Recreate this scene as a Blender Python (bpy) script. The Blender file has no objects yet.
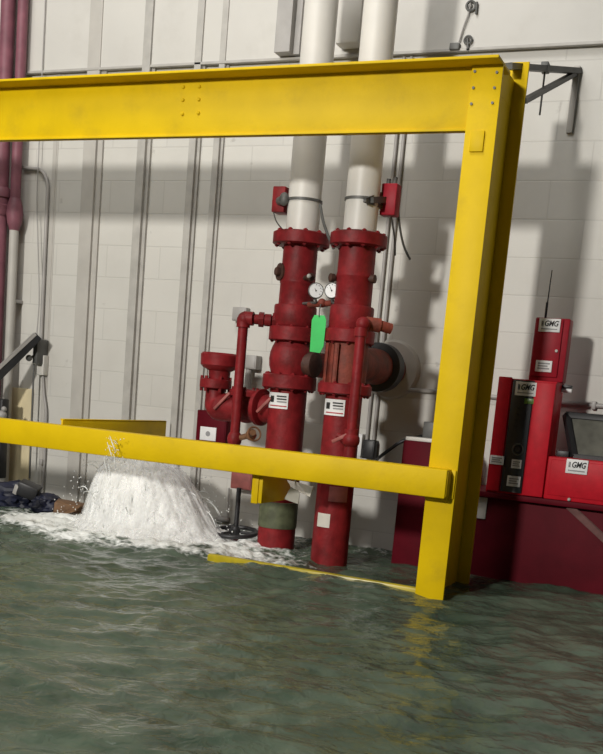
import bpy, bmesh, math, random
from mathutils import Vector, Matrix, noise
random.seed(7)
S = bpy.context.scene
C = S.collection
PI = math.pi

# ------------------------------------------------------------------ camera
EYE = 0.9785                      # camera height above the water surface (z = 0)
FPX, PPX, PPY = 1000.0, 301.5, 555.0
yaw, pitch, roll = -0.40289819, -0.16138053, 0.08911803
cy, sy, cp, sp = math.cos(yaw), math.sin(yaw), math.cos(pitch), math.sin(pitch)
FW = Vector((sy*cp, cy*cp, sp)); r0 = Vector((cy, -sy, 0)); u0 = r0.cross(FW)
cr, sr = math.cos(roll), math.sin(roll)
RT = cr*r0 + sr*u0; UP = -sr*r0 + cr*u0
cam = bpy.data.cameras.new('camera'); co = bpy.data.objects.new('camera', cam); C.objects.link(co)
M = Matrix.Identity(4)
for i in range(3):
    M[i][0] = RT[i]; M[i][1] = UP[i]; M[i][2] = -FW[i]
M.translation = Vector((0, 0, EYE)); co.matrix_world = M
cam.sensor_fit = 'AUTO'; cam.sensor_width = 36; cam.lens = FPX*36/754
cam.shift_y = (PPY-377)/754; cam.clip_start = .05; cam.clip_end = 100
S.camera = co

def P(x, y, Y):
    "the point of the world at distance Y (towards the wall) seen at photo position x, y"
    d = FW*FPX + RT*(x-PPX) - UP*(y-PPY)
    q = d*(Y/d.y)
    return Vector((q.x, q.y, q.z+EYE))
def sc(x, y, Y):
    "metres per photo pixel there"
    q = P(x, y, Y); q.z -= EYE
    return q.dot(FW)/FPX
def rect(x0, y0, x1, y1, Y):
    xm, ym = (x0+x1)/2, (y0+y1)/2
    return P(x0, ym, Y).x, P(x1, ym, Y).x, P(xm, y1, Y).z, P(xm, y0, Y).z
WALL = 6.25

# ------------------------------------------------------------------ materials
def mat(name, col, rough=.5, metal=0., var=.12, scale=8., bump=0., bscale=60., spec=.5, dirt=None, dscale=3., damt=.5):
    m = bpy.data.materials.new(name); m.use_nodes = True
    nt = m.node_tree; n = nt.nodes; L = nt.links; b = n['Principled BSDF']
    tc = n.new('ShaderNodeTexCoord')
    nz = n.new('ShaderNodeTexNoise'); nz.inputs['Scale'].default_value = scale; nz.inputs['Detail'].default_value = 6
    L.new(tc.outputs['Object'], nz.inputs['Vector'])
    rp = n.new('ShaderNodeValToRGB')
    lo = [max(0, c*(1-var)) for c in col]; hi = [min(1, c*(1+var)) for c in col]
    rp.color_ramp.elements[0].position = .3; rp.color_ramp.elements[1].position = .7
    rp.color_ramp.elements[0].color = (*lo, 1); rp.color_ramp.elements[1].color = (*hi, 1)
    L.new(nz.outputs['Fac'], rp.inputs['Fac'])
    out = rp.outputs['Color']
    if dirt:
        n2 = n.new('ShaderNodeTexNoise'); n2.inputs['Scale'].default_value = dscale; n2.inputs['Detail'].default_value = 8
        n2.inputs['Roughness'].default_value = .65
        L.new(tc.outputs['Object'], n2.inputs['Vector'])
        r2 = n.new('ShaderNodeValToRGB'); r2.color_ramp.elements[0].position = .52; r2.color_ramp.elements[1].position = .7
        r2.color_ramp.elements[0].color = (0, 0, 0, 1); r2.color_ramp.elements[1].color = (damt, damt, damt, 1)
        L.new(n2.outputs['Fac'], r2.inputs['Fac'])
        mx = n.new('ShaderNodeMix'); mx.data_type = 'RGBA'
        L.new(r2.outputs['Color'], mx.inputs[0]); L.new(out, mx.inputs[6]); mx.inputs[7].default_value = (*dirt, 1)
        out = mx.outputs[2]
    L.new(out, b.inputs['Base Color'])
    b.inputs['Roughness'].default_value = rough; b.inputs['Metallic'].default_value = metal
    b.inputs['Specular IOR Level'].default_value = spec
    if bump:
        n3 = n.new('ShaderNodeTexNoise'); n3.inputs['Scale'].default_value = bscale; n3.inputs['Detail'].default_value = 4
        L.new(tc.outputs['Object'], n3.inputs['Vector'])
        bp = n.new('ShaderNodeBump'); bp.inputs['Strength'].default_value = bump; bp.inputs['Distance'].default_value = .01
        L.new(n3.outputs['Fac'], bp.inputs['Height']); L.new(bp.outputs['Normal'], b.inputs['Normal'])
    return m

YEL = mat('yellow_paint', (.70, .475, .002), .5, spec=.15, var=.07, scale=5, bump=.08, bscale=40, dirt=(.42, .28, .02), dscale=4, damt=.35)
RED = mat('red_riser_paint', (.205, .014, .017), .5, var=.28, scale=14, bump=.2, bscale=50, spec=.2, dirt=(.085, .014, .012), dscale=9, damt=.6)
REDB = mat('bright_red_enamel', (.50, .010, .022), .45, var=.10, scale=20, bump=.05, bscale=120, spec=.15)
REDM = mat('dark_red_enamel', (.30, .010, .022), .45, var=.10, scale=20, spec=.15)
MAR = mat('maroon_paint', (.095, .004, .010), .55, var=.25, scale=4, bump=.05, spec=.08)
RUST = mat('rusty_cast_iron', (.19, .035, .020), .7, var=.35, scale=16, bump=.3, bscale=70, dirt=(.10, .035, .022), dscale=12, damt=.7)
DRUST = mat('dark_rusted_plug', (.060, .024, .016), .65, var=.4, scale=25, bump=.3)
WPIPE = mat('white_pipe_paint', (.66, .64, .60), .45, var=.04, scale=6)
GALV = mat('galvanised_strut', (.43, .415, .385), .5, var=.12, scale=10)
PALE = mat('painted_strut', (.47, .45, .415), .55, var=.06, scale=8)
COND = mat('grey_conduit', (.36, .345, .33), .45, var=.1)
OLYEL = mat('wet_yellow_paint', (.40, .31, .01), .35, var=.3, scale=6, dirt=(.15, .15, .03), dscale=5, damt=.8)
STRAP = mat('worn_strap', (.15, .075, .07), .6, var=.3, scale=14, spec=.1)
DGREY = mat('dark_grey_metal', (.10, .10, .095), .5, var=.25)
BLACK = mat('black_metal', (.018, .018, .02), .45, var=.3)
PLUM = mat('plum_riser_paint', (.22, .085, .11), .5, var=.25, spec=.3)
WHITE = mat('white_label', (.80, .80, .80), .5, var=.03, scale=40)
INK = mat('black_ink', (.02, .02, .02), .6, var=.1)
GINK = mat('grey_ink', (.30, .30, .31), .6, var=.1)
REDINK = mat('red_ink', (.45, .06, .07), .6, var=.1)
GREEN = mat('green_tag', (.02, .50, .09), .5, var=.12)
PANEL = mat('black_panel', (.022, .024, .03), .35, var=.2)
LCD = mat('green_display', (.12, .25, .05), .3, var=.2, scale=60)
OLIVE = mat('olive_band', (.085, .095, .05), .6, var=.4, scale=18)
BRASS = mat('brass', (.24, .12, .06), .4, metal=.4, var=.3, scale=30)
CREAM = mat('cream_board', (.70, .60, .38), .6, var=.08)
BLUE = mat('blue_tarpaulin', (.005, .007, .022), .55, var=.6, scale=12)
CARD = mat('wet_cardboard', (.16, .085, .04), .7, var=.4, scale=14)
SHEET = mat('pale_sheet', (.62, .59, .52), .6, var=.12)
SCREEN = mat('grey_mesh_lid', (.10, .10, .08), .6, var=.3, scale=14)
PINKISH = mat('faded_red_paint', (.30, .085, .075), .6, var=.3, scale=14)

def wall_mat():
    m = bpy.data.materials.new('painted_concrete_block'); m.use_nodes = True
    nt = m.node_tree; n = nt.nodes; L = nt.links; b = n['Principled BSDF']
    tc = n.new('ShaderNodeTexCoord'); sx = n.new('ShaderNodeSeparateXYZ'); L.new(tc.outputs['Object'], sx.inputs[0])
    ad = n.new('ShaderNodeMath'); ad.operation = 'SUBTRACT'; ad.inputs[1].default_value = .1065 - .2235*20
    L.new(sx.outputs['Z'], ad.inputs[0])
    ax = n.new('ShaderNodeMath'); ax.operation = 'ADD'; ax.inputs[1].default_value = 40.16
    L.new(sx.outputs['X'], ax.inputs[0])
    cb = n.new('ShaderNodeCombineXYZ'); L.new(ax.outputs[0], cb.inputs['X']); L.new(ad.outputs[0], cb.inputs['Y'])
    br = n.new('ShaderNodeTexBrick'); L.new(cb.outputs[0], br.inputs['Vector'])
    br.inputs['Scale'].default_value = 1; br.inputs['Brick Width'].default_value = .447; br.inputs['Row Height'].default_value = .2235
    br.inputs['Mortar Size'].default_value = .006; br.inputs['Mortar Smooth'].default_value = .8
    br.inputs['Color1'].default_value = (.61, .595, .555, 1); br.inputs['Color2'].default_value = (.585, .57, .53, 1)
    br.inputs['Mortar'].default_value = (.53, .515, .48, 1)
    # grime
    n2 = n.new('ShaderNodeTexNoise'); n2.inputs['Scale'].default_value = 1.6; n2.inputs['Detail'].default_value = 9; n2.inputs['Roughness'].default_value = .6
    L.new(tc.outputs['Object'], n2.inputs['Vector'])
    r2 = n.new('ShaderNodeValToRGB'); r2.color_ramp.elements[0].position = .45; r2.color_ramp.elements[1].position = .8
    r2.color_ramp.elements[0].color = (0, 0, 0, 1); r2.color_ramp.elements[1].color = (.45, .45, .45, 1)
    L.new(n2.outputs['Fac'], r2.inputs['Fac'])
    mx = n.new('ShaderNodeMix'); mx.data_type = 'RGBA'; L.new(r2.outputs[0], mx.inputs[0]); L.new(br.outputs['Color'], mx.inputs[6])
    mx.inputs[7].default_value = (.44, .42, .385, 1)
    # small scuffs
    n4 = n.new('ShaderNodeTexNoise'); n4.inputs['Scale'].default_value = 9; n4.inputs['Detail'].default_value = 5
    L.new(tc.outputs['Object'], n4.inputs['Vector'])
    r4 = n.new('ShaderNodeValToRGB'); r4.color_ramp.elements[0].position = .70; r4.color_ramp.elements[1].position = .76
    r4.color_ramp.elements[0].color = (0, 0, 0, 1); r4.color_ramp.elements[1].color = (.5, .5, .5, 1)
    L.new(n4.outputs['Fac'], r4.inputs['Fac'])
    m2 = n.new('ShaderNodeMix'); m2.data_type = 'RGBA'; L.new(r4.outputs[0], m2.inputs[0]); L.new(mx.outputs[2], m2.inputs[6])
    m2.inputs[7].default_value = (.33, .31, .28, 1)
    L.new(m2.outputs[2], b.inputs['Base Color'])
    b.inputs['Roughness'].default_value = .6
    n3 = n.new('ShaderNodeTexNoise'); n3.inputs['Scale'].default_value = 45; n3.inputs['Detail'].default_value = 6
    L.new(tc.outputs['Object'], n3.inputs['Vector'])
    s1 = n.new('ShaderNodeMath'); s1.operation = 'MULTIPLY'; s1.inputs[1].default_value = .35; L.new(n3.outputs['Fac'], s1.inputs[0])
    s2 = n.new('ShaderNodeMath'); s2.operation = 'SUBTRACT'; L.new(s1.outputs[0], s2.inputs[0]); L.new(br.outputs['Fac'], s2.inputs[1])
    bp = n.new('ShaderNodeBump'); bp.inputs['Strength'].default_value = .25; bp.inputs['Distance'].default_value = .004
    L.new(s2.outputs[0], bp.inputs['Height']); L.new(bp.outputs[0], b.inputs['Normal'])
    return m
WALLM = wall_mat()
UPPERM = mat('painted_upper_panel', (.58, .565, .53), .55, var=.05, scale=2.2, bump=.05, bscale=20, dirt=(.48, .46, .42), dscale=2.5, damt=.4)
FLOORM = mat('concrete_floor', (.18, .18, .16), .7, var=.2, bump=.1)

# ------------------------------------------------------------------ mesh helpers
def new(): return bmesh.new()
def box(bm, a, b, bev=0.):
    a, b = Vector(a), Vector(b)
    lo = Vector(map(min, a, b)); hi = Vector(map(max, a, b))
    r = bmesh.ops.create_cube(bm, size=1.0)
    vs = r['verts']
    for v in vs:
        v.co = Vector(((lo[i]+hi[i])/2 + v.co[i]*(hi[i]-lo[i]) for i in range(3)))
    if bev:
        es = list({e for v in vs for e in v.link_edges})
        bmesh.ops.bevel(bm, geom=es, offset=bev, segments=2, affect='EDGES', profile=.5)
def rbox(bm, c, size, rot, bev=0.):
    "box with a rotation matrix"
    r = bmesh.ops.create_cube(bm, size=1.0); vs = r['verts']
    for v in vs:
        v.co = Vector(c) + rot @ Vector((v.co[i]*size[i] for i in range(3)))
    if bev:
        es = list({e for v in vs for e in v.link_edges})
        bmesh.ops.bevel(bm, geom=es, offset=bev, segments=2, affect='EDGES', profile=.5)
def boxpx(bm, x0, y0, x1, y1, Yf, Yb, bev=0.):
    a, b, c, d = rect(x0, y0, x1, y1, Yf)
    box(bm, (a, Yf, c), (b, Yb, d), bev)
    return a, b, c, d
def frame_of(t):
    t = t.normalized(); h = Vector((0, 0, 1)) if abs(t.z) < .9 else Vector((1, 0, 0))
    n1 = t.cross(h).normalized(); return n1, t.cross(n1).normalized()
def rings(bm, pts, rads, seg=20, caps=True):
    "a tube through pts with a radius at each"
    n1 = None; prev = None; k = len(pts)
    for i in range(k):
        t = (pts[min(i+1, k-1)]-pts[max(i-1, 0)]).normalized()
        if n1 is None: n1, n2 = frame_of(t)
        else:
            n1 = (n1 - t*n1.dot(t)).normalized(); n2 = t.cross(n1)
        ring = [bm.verts.new(pts[i] + rads[i]*(math.cos(2*PI*j/seg)*n1 + math.sin(2*PI*j/seg)*n2)) for j in range(seg)]
        if prev:
            for j in range(seg):
                bm.faces.new((prev[j], prev[(j+1) % seg], ring[(j+1) % seg], ring[j]))
        elif caps: bm.faces.new(ring[::-1])
        prev = ring
    if caps: bm.faces.new(prev)
def cyl(bm, a, b, r, r2=None, seg=20):
    rings(bm, [Vector(a), Vector(b)], [r, r if r2 is None else r2], seg)
def lathe(bm, c, axis, prof, seg=40):
    "prof: (distance along axis, radius); sharp steps keep both rows"
    axis = Vector(axis).normalized(); n1, n2 = frame_of(axis); c = Vector(c); prev = None
    for d, r in prof:
        r = max(r, 1e-4)
        ring = [bm.verts.new(c + axis*d + r*(math.cos(2*PI*j/seg)*n1 + math.sin(2*PI*j/seg)*n2)) for j in range(seg)]
        if prev:
            for j in range(seg):
                bm.faces.new((prev[j], prev[(j+1) % seg], ring[(j+1) % seg], ring[j]))
        else: bm.faces.new(ring[::-1])
        prev = ring
    bm.faces.new(prev)
def bend(pts, rad, n=8):
    "round the corners of a polyline"
    out = [Vector(pts[0])]
    for i in range(1, len(pts)-1):
        p, a, b = Vector(pts[i]), Vector(pts[i-1]), Vector(pts[i+1])
        r = min(rad, (a-p).length*.48, (b-p).length*.48)
        s = p + (a-p).normalized()*r; e = p + (b-p).normalized()*r
        for k in range(n+1):
            t = k/n; out.append(s*(1-t)**2 + p*2*t*(1-t) + e*t*t)
    out.append(Vector(pts[-1])); return out
def tube(bm, pts, r, rad=.05, seg=14):
    q = bend(pts, rad); rings(bm, q, [r]*len(q), seg)
def ball(bm, c, r, s=(1, 1, 1), seg=20):
    q = bmesh.ops.create_uvsphere(bm, u_segments=seg, v_segments=seg//2, radius=1)
    for v in q['verts']: v.co = Vector(c) + Vector((v.co.x*r*s[0], v.co.y*r*s[1], v.co.z*r*s[2]))
def torus(bm, c, axis, R, r, seg=40, s2=10):
    axis = Vector(axis).normalized(); n1, n2 = frame_of(axis); rows = []
    for i in range(seg):
        a = 2*PI*i/seg; d = math.cos(a)*n1+math.sin(a)*n2
        rows.append([bm.verts.new(Vector(c)+d*(R+r*math.cos(2*PI*j/s2))+axis*r*math.sin(2*PI*j/s2)) for j in range(s2)])
    for i in range(seg):
        for j in range(s2):
            bm.faces.new((rows[i][j], rows[(i+1) % seg][j], rows[(i+1) % seg][(j+1) % s2], rows[i][(j+1) % s2]))

def obj(name, bm, m, parent=None, smooth=True, angle=40):
    bmesh.ops.recalc_face_normals(bm, faces=bm.faces[:])
    me = bpy.data.meshes.new(name); bm.to_mesh(me); bm.free()
    me.materials.append(m)
    if smooth:
        me.polygons.foreach_set('use_smooth', [True]*len(me.polygons))
        me.set_sharp_from_angle(angle=math.radians(angle))
    o = bpy.data.objects.new(name, me); C.objects.link(o)
    if parent: 
        o.parent = parent
        o.matrix_parent_inverse = Matrix.Translation(-root_loc(parent))
    return o
def root_loc(p):
    l = Vector((0, 0, 0))
    while p: 
        l += p.location + (p.matrix_parent_inverse.translation if p.parent else Vector((0, 0, 0))); p = p.parent
    return l
def thing(name, label, cat, loc, group=None):
    o = bpy.data.objects.new(name, None); C.objects.link(o); o.location = loc; o.empty_display_size = .05
    return tag(o, label, cat, group)
def tag(o, label, cat, group=None, kind=None):
    o['label'] = label; o['category'] = cat
    if group: o['group'] = group
    if kind: o['kind'] = kind
    return o
def struct(name, bm, m, label=None):
    o = obj(name, bm, m, None, smooth=False); o['kind'] = 'structure'
    if label: o['label'] = label
    return o
def dup(src, parent, off):
    c = src.copy(); C.objects.link(c); c.parent = parent
    c.matrix_parent_inverse = Matrix.Translation(-root_loc(parent)); c.location = src.location + Vector(off); return c

# ------------------------------------------------------------------ the setting
bm = new(); box(bm, (-9, WALL, -.5), (4, WALL+.2, 5.2)); struct('wall_back', bm, WALLM, 'white painted concrete block wall')
LEDGE = 3.092
bm = new(); box(bm, (-9, WALL-.035, LEDGE), (4, WALL, 5.2)); struct('wall_upper', bm, UPPERM, 'smooth upper band of the wall above the ledge')
bm = new(); box(bm, (-9, -6, -.5), (4, WALL, -.45)); struct('floor', bm, FLOORM)

# vertical strips on the wall (steel channels, the last one a shadow band); x at the given photo height
def channel(name, xl, xr, yref, z0, z1, depth, m, base=WALL):
    a = P(xl, yref, base-depth).x; b = P(xr, yref, base-depth).x; w = b-a
    bm = new()
    box(bm, (a, base-depth, z0), (a+w*.72, base, z1), .003)
    box(bm, (a+w*.70, base-depth*.45, z0), (b, base, z1), .002)
    return struct(name, bm, m)
channel('trim_1', 80, 97, 210, -.45, 5.0, .045, PALE)
channel('trim_2', 130.5, 141, 260, -.45, 5.0, .055, GALV)
channel('trim_3', 181, 190, 260, -.45, 5.0, .05, GALV)
channel('trim_4', 205, 213, 260, -.45, 5.0, .045, GALV)
channel('trim_5', 275.5, 297, 30, LEDGE+.01, 5.0, .10, COND, WALL-.035)
channel('conduit_shadow', 50, 55, 210, -.45, 5.0, .008, PALE)  # flat darker strip standing in for the shadow beside the conduit
# lip along the ledge
bm = new(); box(bm, (-9, WALL-.05, LEDGE-.012), (4, WALL-.02, LEDGE+.006), .003); struct('trim_7', bm, GALV)

# ------------------------------------------------------------------ yellow steel frame
BX0 = -5.7
fr = thing('steel_guard_frame', 'big yellow painted steel frame of beam, post and rail standing in the water', 'frame', (-1.365, 5.13, -.45))
# post: wide-flange section
px0, px1, pyf, pyb, pzt = -1.450, -1.298, 4.95, 5.49, 2.590
bm = new()
box(bm, (px0, pyf, -.45), (px1, pyf+.017, pzt), .002)
box(bm, (px0+.002, pyb-.017, -.45), (px1-.002, pyb, 2.765), .002)
wm = (px0+px1)/2; box(bm, (wm-.006, pyf+.015, -.45), (wm+.006, pyb-.015, pzt), .001); box(bm, (wm-.0068, pyf+.19, pzt-.06), (wm+.0068, pyb-.015, 2.67))
post = obj('post', bm, YEL, fr)
a, b, c, d = rect(470.5, 131, 484, 152, pyf)
bm = new(); box(bm, (a, pyf-.010, c), (b, pyf+.002, d), .003); obj('cover_plate', bm, YEL, post)
bm = new(); cyl(bm, (0, 0, 0), (0, -.006, 0), .007, seg=6); 
first = None
for x, y in ((475, 71.5), (497, 72.5), (473.5, 88), (494.5, 88), (471.5, 104), (492.5, 103)):
    p = P(x, y, pyf)
    if first is None:
        bmesh.ops.translate(bm, verts=bm.verts, vec=p); first = obj('bolt', bm, DGREY, post); fp = p
    else: dup(first, post, p-fp)
# upper beam
bm = new()
bt, bb = 2.602, 2.292
box(bm, (BX0, pyf+.019, bb), (px1-.070, pyf+.03, bt-.006), .001)                # web
box(bm, (BX0, pyf-.095, bt-.014), (-1.30, pyf+.16, bt), .003)                      # top flange
box(bm, (BX0, pyf+.008, bb), (px0, pyf+.05, bb+.012), .002)                        # bottom flange
beam = obj('upper_beam', bm, YEL, fr)
bm = new(); lathe(bm, (0, 0, 0), (0, -1, 0), [(0, .010), (.005, .010), (.009, .006)], 12); first = None
for x, y in ((183.5, 87), (199.5, 86.5), (183, 100), (199, 99.5), (182.5, 114), (198.5, 113)):
    p = P(x, y, pyf+.019)
    if first is None:
        bmesh.ops.translate(bm, verts=bm.verts, vec=p); first = obj('bolt', bm, YEL, beam); fp = p
    else: dup(first, beam, p-fp)
# lower rail: square tube bolted on the front of the post
bm = new(); box(bm, (BX0, 4.86, .512), (-1.325, 4.962, .658), .008); rail = obj('lower_rail', bm, YEL, fr)
bm = new(); box(bm, (-1.329, 4.872, .522), (-1.322, 4.948, .648), .002); obj('end_cap', bm, YEL, rail)
bm = new(); box(bm, (px0+.004, 4.92, .497), (px1-.03, 4.952, .513), .003); box(bm, (-1.33, 4.938, .51), (px1-.004, 4.952, .655), .004); obj('rail_bracket', bm, YEL, fr)
# side rail running back to the wall
bm = new()
sx = -3.735
box(bm, (sx-.012, 4.95, .578), (sx, 6.13, .690), .002); box(bm, (sx-.03, 4.965, .680), (sx, 6.13, .692), .002)
obj('side_rail', bm, YEL, fr)
# short stub hanging behind the rail, its open end to the front
a0 = P(253, 489, 4.955).x; a1 = P(260.5, 489, 4.955).x
z1 = P(257, 503, 4.955).z
bm = new()
box(bm, (a0, 4.953, z1), (a1+.012, 5.40, .53), .003)
obj('stub_brace', bm, YEL, fr)
bm = new(); box(bm, (a0-.004, 4.945, z1-.004), (a0+.036, 4.957, .515), .003); obj('brace_flange', bm, YEL, fr)
# sill just under the surface
bm = new(); box(bm, (-2.70, 4.96, -.10), (px0+.01, 5.00, .024), .015); o = obj('sill', bm, OLYEL, fr); o['label'] = 'wet olive yellow sill just breaking the surface'

# wall bracket at the head of the post
wb = thing('wall_bracket', 'dark angle iron bracket tying the yellow post to the wall', 'bracket', P(578, 75, WALL))
pw = P(578, 71, WALL-.01); pp_ = P(508, 66.3, 5.36)
def bar(bm, a, b, w, h):
    a, b = Vector(a), Vector(b); d = (b-a); n1, n2 = frame_of(d)
    R = Matrix((d.normalized(), n1, n2)).transposed()
    rbox(bm, (a+b)/2, (d.length, w, h), R, .002)
bm = new(); bar(bm, pw, pp_, .045, .030); obj('arm', bm, DGREY, wb)
bm = new(); bar(bm, P(574, 74, WALL-.03), P(524, 101, 5.48), .035, .024); obj('brace', bm, DGREY, wb)
lg = P(577, 72, WALL)
bm = new(); box(bm, (lg.x-.018, WALL-.02, lg.z-.34), (lg.x+.018, WALL, lg.z+.03), .003); obj('bracket_shadow', bm, PALE, wb)  # strip put in for the shadow running down the wall below the arm
t1 = pw.lerp(pp_, .5)
bm = new(); box(bm, t1-Vector((.02, .03, .02)), t1+Vector((.02, .03, .03)), .004); obj('beam_clamp', bm, DGREY, wb)
bm = new(); cyl(bm, t1, t1-Vector((0, 0, .24)), .0055, seg=8); obj('hanging_rod', bm, DGREY, wb)

# ------------------------------------------------------------------ risers
class Axis:
    def __init__(s, Y, xa, ya, k):
        s.Y, s.xa, s.ya, s.k = Y, xa, ya, k
        s.X = P(s.ax(350), 350, Y).x
    def ax(s, y): return s.xa - (y-s.ya)*s.k
    def z(s, y): return P(s.ax(y), y, s.Y).z
    def r(s, px, y): return px*sc(s.ax(y), y, s.Y)
    def at(s, y): return Vector((s.X, s.Y, s.z(y)))
    def lathe(s, bm, prof, seg=48):
        lathe(bm, (s.X, s.Y, 0), (0, 0, 1), [(s.z(y), s.r(px, y)) for y, px in reversed(prof)], seg)
    def part(s, name, prof, m, parent):
        bm = new(); s.lathe(bm, prof); return obj(name, bm, m, parent)
    def patch(s, name, x0, y0, x1, y1, rpx, m, parent, lift=.002, tilt=0., ref=None):
        "a sticker wrapped on the pipe"
        ym = (y0+y1)/2; ref = ref or ym; R = s.r(rpx, ref)+lift
        u = Vector((-s.X, -s.Y, 0)).normalized(); rt = Vector((-u.y, u.x, 0))
        if rt.dot(RT) < 0: rt = -rt
        t0 = math.asin(max(-.97, min(.97, (x0-s.ax(ym))/rpx))); t1 = math.asin(max(-.97, min(.97, (x1-s.ax(ym))/rpx)))
        n = 10; c = Vector((s.X, s.Y, 0)); bm = new(); rows = []
        za, zb = s.z(y0), s.z(y1)
        for i in range(n+1):
            t = t0+(t1-t0)*i/n; d = u*math.cos(t)+rt*math.sin(t); dz = tilt*(i/n-.5)
            rows.append([bm.verts.new(c+d*(R+k)+Vector((0, 0, z+dz))) for k, z in ((0, zb), (0, za), (-.0015, za), (-.0015, zb))])
        for i in range(n):
            for j in range(4): bm.faces.new((rows[i][j], rows[i+1][j], rows[i+1][(j+1) % 4], rows[i][(j+1) % 4]))
        bm.faces.new(rows[0]); bm.faces.new(rows[-1][::-1])
        return obj(name, bm, m, parent)
def bolts(ax, flange, y0, y1, rpx, n, size=.011, m=None):
    R = ax.r(rpx, y0); za, zb = ax.z(y0), ax.z(y1); first = None
    for k in range(n):
        a = 2*PI*(k+.4)/n; p = Vector((ax.X+R*math.cos(a), ax.Y+R*math.sin(a), 0))
        if first is None:
            bm = new(); cyl(bm, p+Vector((0, 0, zb-.011)), p+Vector((0, 0, za+.011)), size*.55, seg=8)
            cyl(bm, p+Vector((0, 0, za-.002)), p+Vector((0, 0, za+.007)), size, seg=6)
            cyl(bm, p+Vector((0, 0, zb-.007)), p+Vector((0, 0, zb+.002)), size, seg=6)
            first = obj('bolt', bm, m or RED, flange); fp = p
        else: dup(first, flange, p-fp)
def bev(y0, y1, r, b=1.5):
    return [(y0, r-b), (y0+b*.6, r), (y1-b*.6, r), (y1, r-b)]

A1 = Axis(5.65, 305, 180, .0760)
A2 = Axis(5.45, 362.5, 190, .0880)
# --- left riser
R1 = thing('sprinkler_riser', 'left red fire sprinkler riser with white pipe above and olive band near the water', 'riser', (A1.X, A1.Y, -.45), 'fire sprinkler risers')
A1.part('supply_pipe', [(-75, 17), (232, 16.6)], WPIPE, R1)
f = A1.part('flange', bev(233.5, 246.5, 28.5, 2), RED, R1); bolts(A1, f, 233.5, 246.5, 24.5, 10, .013)
A1.part('pipe_spool', [(240, 18), (246, 17.2), (281, 17.4), (282, 18.0), (284, 18.0), (285, 17.4), (305.5, 17.6), (306, 20.6), (307.5, 21.3), (326, 21.3), (327, 20.6), (329, 19)], RED, R1)
f = A1.part('flange', bev(327.5, 342, 24.5, 1.5), RED, R1); bolts(A1, f, 327.5, 342, 21, 8, .010)
A1.part('valve_body', [(338, 18), (343, 17.5), (347, 19.5), (353, 21.5), (360, 22.2), (367, 21.6), (372, 20), (377, 19)], RED, R1)
f = A1.part('flange', bev(375, 389.5, 27, 2), RED, R1); bolts(A1, f, 375, 389.5, 23.5, 10, .012)
A1.part('lower_pipe', [(387, 18.6), (640, 18.6)], RED, R1)
b_ = A1.part('olive_band', bev(501, 527, 19.3, .6), OLIVE, R1); b_['label'] = 'olive green band round the pipe'
bm = new(); cyl(bm, A1.at(361), Vector((A1.X, WALL, A1.at(361).z)), A1.r(13, 361)); obj('branch_pipe', bm, RED, R1)
pc = A1.at(363); ev = Vector((.93, -.12, 0)).normalized()
bm = new(); lathe(bm, pc, ev, [(.06, .070), (.140, .070), (.140, .078), (.175, .078), (.18, .070)], 28); o = obj('access_cover', bm, DRUST, R1)
pd = P(281, 272, A1.Y-.06); d = Vector((-.62, -.78, 0)).normalized()
bm = new(); lathe(bm, pd-d*.08, d, [(0, .042), (.07, .044), (.072, .052), (.092, .052), (.092, .026), (.115, .024)], 24)
o = obj('outlet_plug', bm, DRUST, R1); o['label'] = 'rusty brown plug'
# --- right riser
R2 = thing('sprinkler_riser', 'right red fire sprinkler riser with rusty orange valve body and slim pipe in front', 'riser', (A2.X, A2.Y, -.45), 'fire sprinkler risers')
A2.part('supply_pipe', [(-75, 17.4), (232, 16.8)], WPIPE, R2)
f = A2.part('flange', bev(234, 247.5, 28.5, 2), RED, R2); bolts(A2, f, 234, 247.5, 24.5, 10, .013)
A2.part('pipe_spool', [(242, 19), (248, 18.4), (275, 18.5), (276, 19.2), (278, 19.2), (279, 18.5), (306, 18.6), (306.5, 21), (308, 22), (330, 22), (332, 20.5)], RED, R2)
f = A2.part('flange', bev(330, 343.5, 25, 1.5), RED, R2); bolts(A2, f, 330, 343.5, 21.5, 8, .010)
o = A2.part('valve_body', [(341, 19), (345, 19.5), (349, 20.2), (366, 20.6), (378, 20), (387, 19.5)], RUST, R2); o['label'] = 'rusty orange valve body'
uc = Vector((-A2.X, -A2.Y, 0)).normalized(); rc = Vector((uc.y, -uc.x, 0))
if rc.dot(RT) < 0: rc = -rc
bm = new()
for t in (-62, -30):
    t = math.radians(t); dd = uc*math.cos(t)+rc*math.sin(t); R_ = A2.r(20, 365)
    q = Vector((A2.X, A2.Y, 0))+dd*(R_+.003)
    Rm = Matrix.Rotation(math.atan2(dd.y, dd.x), 3, 'Z')
    rbox(bm, (q.x, q.y, (A2.z(346)+A2.z(384))/2), (.04, .022, A2.z(346)-A2.z(384)), Rm, .005)
obj('body_rib', bm, RUST, R2)
f = A2.part('flange', bev(384, 395, 27, 2), RED, R2); bolts(A2, f, 384, 395, 23.5, 10, .012)
A2.part('lower_pipe', [(393, 18.4), (660, 18.4)], RED, R2)
zb = A2.z(362); rb = A2.r(18, 362)
bm = new(); lathe(bm, (A2.X, A2.Y, zb), (0, 1, 0), [(0, rb*.95), (.34, rb*.95), (.40, rb*1.06), (WALL-A2.Y, rb*1.0)], 36); o = obj('branch_pipe', bm, RUST, R2)
bm = new(); lathe(bm, (A2.X, A2.Y, zb), (0, 1, 0), [(.50, rb*1.38), (.505, rb*1.46), (.60, rb*1.46), (.605, rb*1.38)], 40); obj('branch_flange', bm, BLACK, R2)
bm = new(); lathe(bm, (A2.X, WALL, zb), (0, -1, 0), [(0, rb*1.85), (.012, rb*1.85), (.03, rb*1.7)], 40); obj('wall_collar', bm, PALE, R2)
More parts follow.
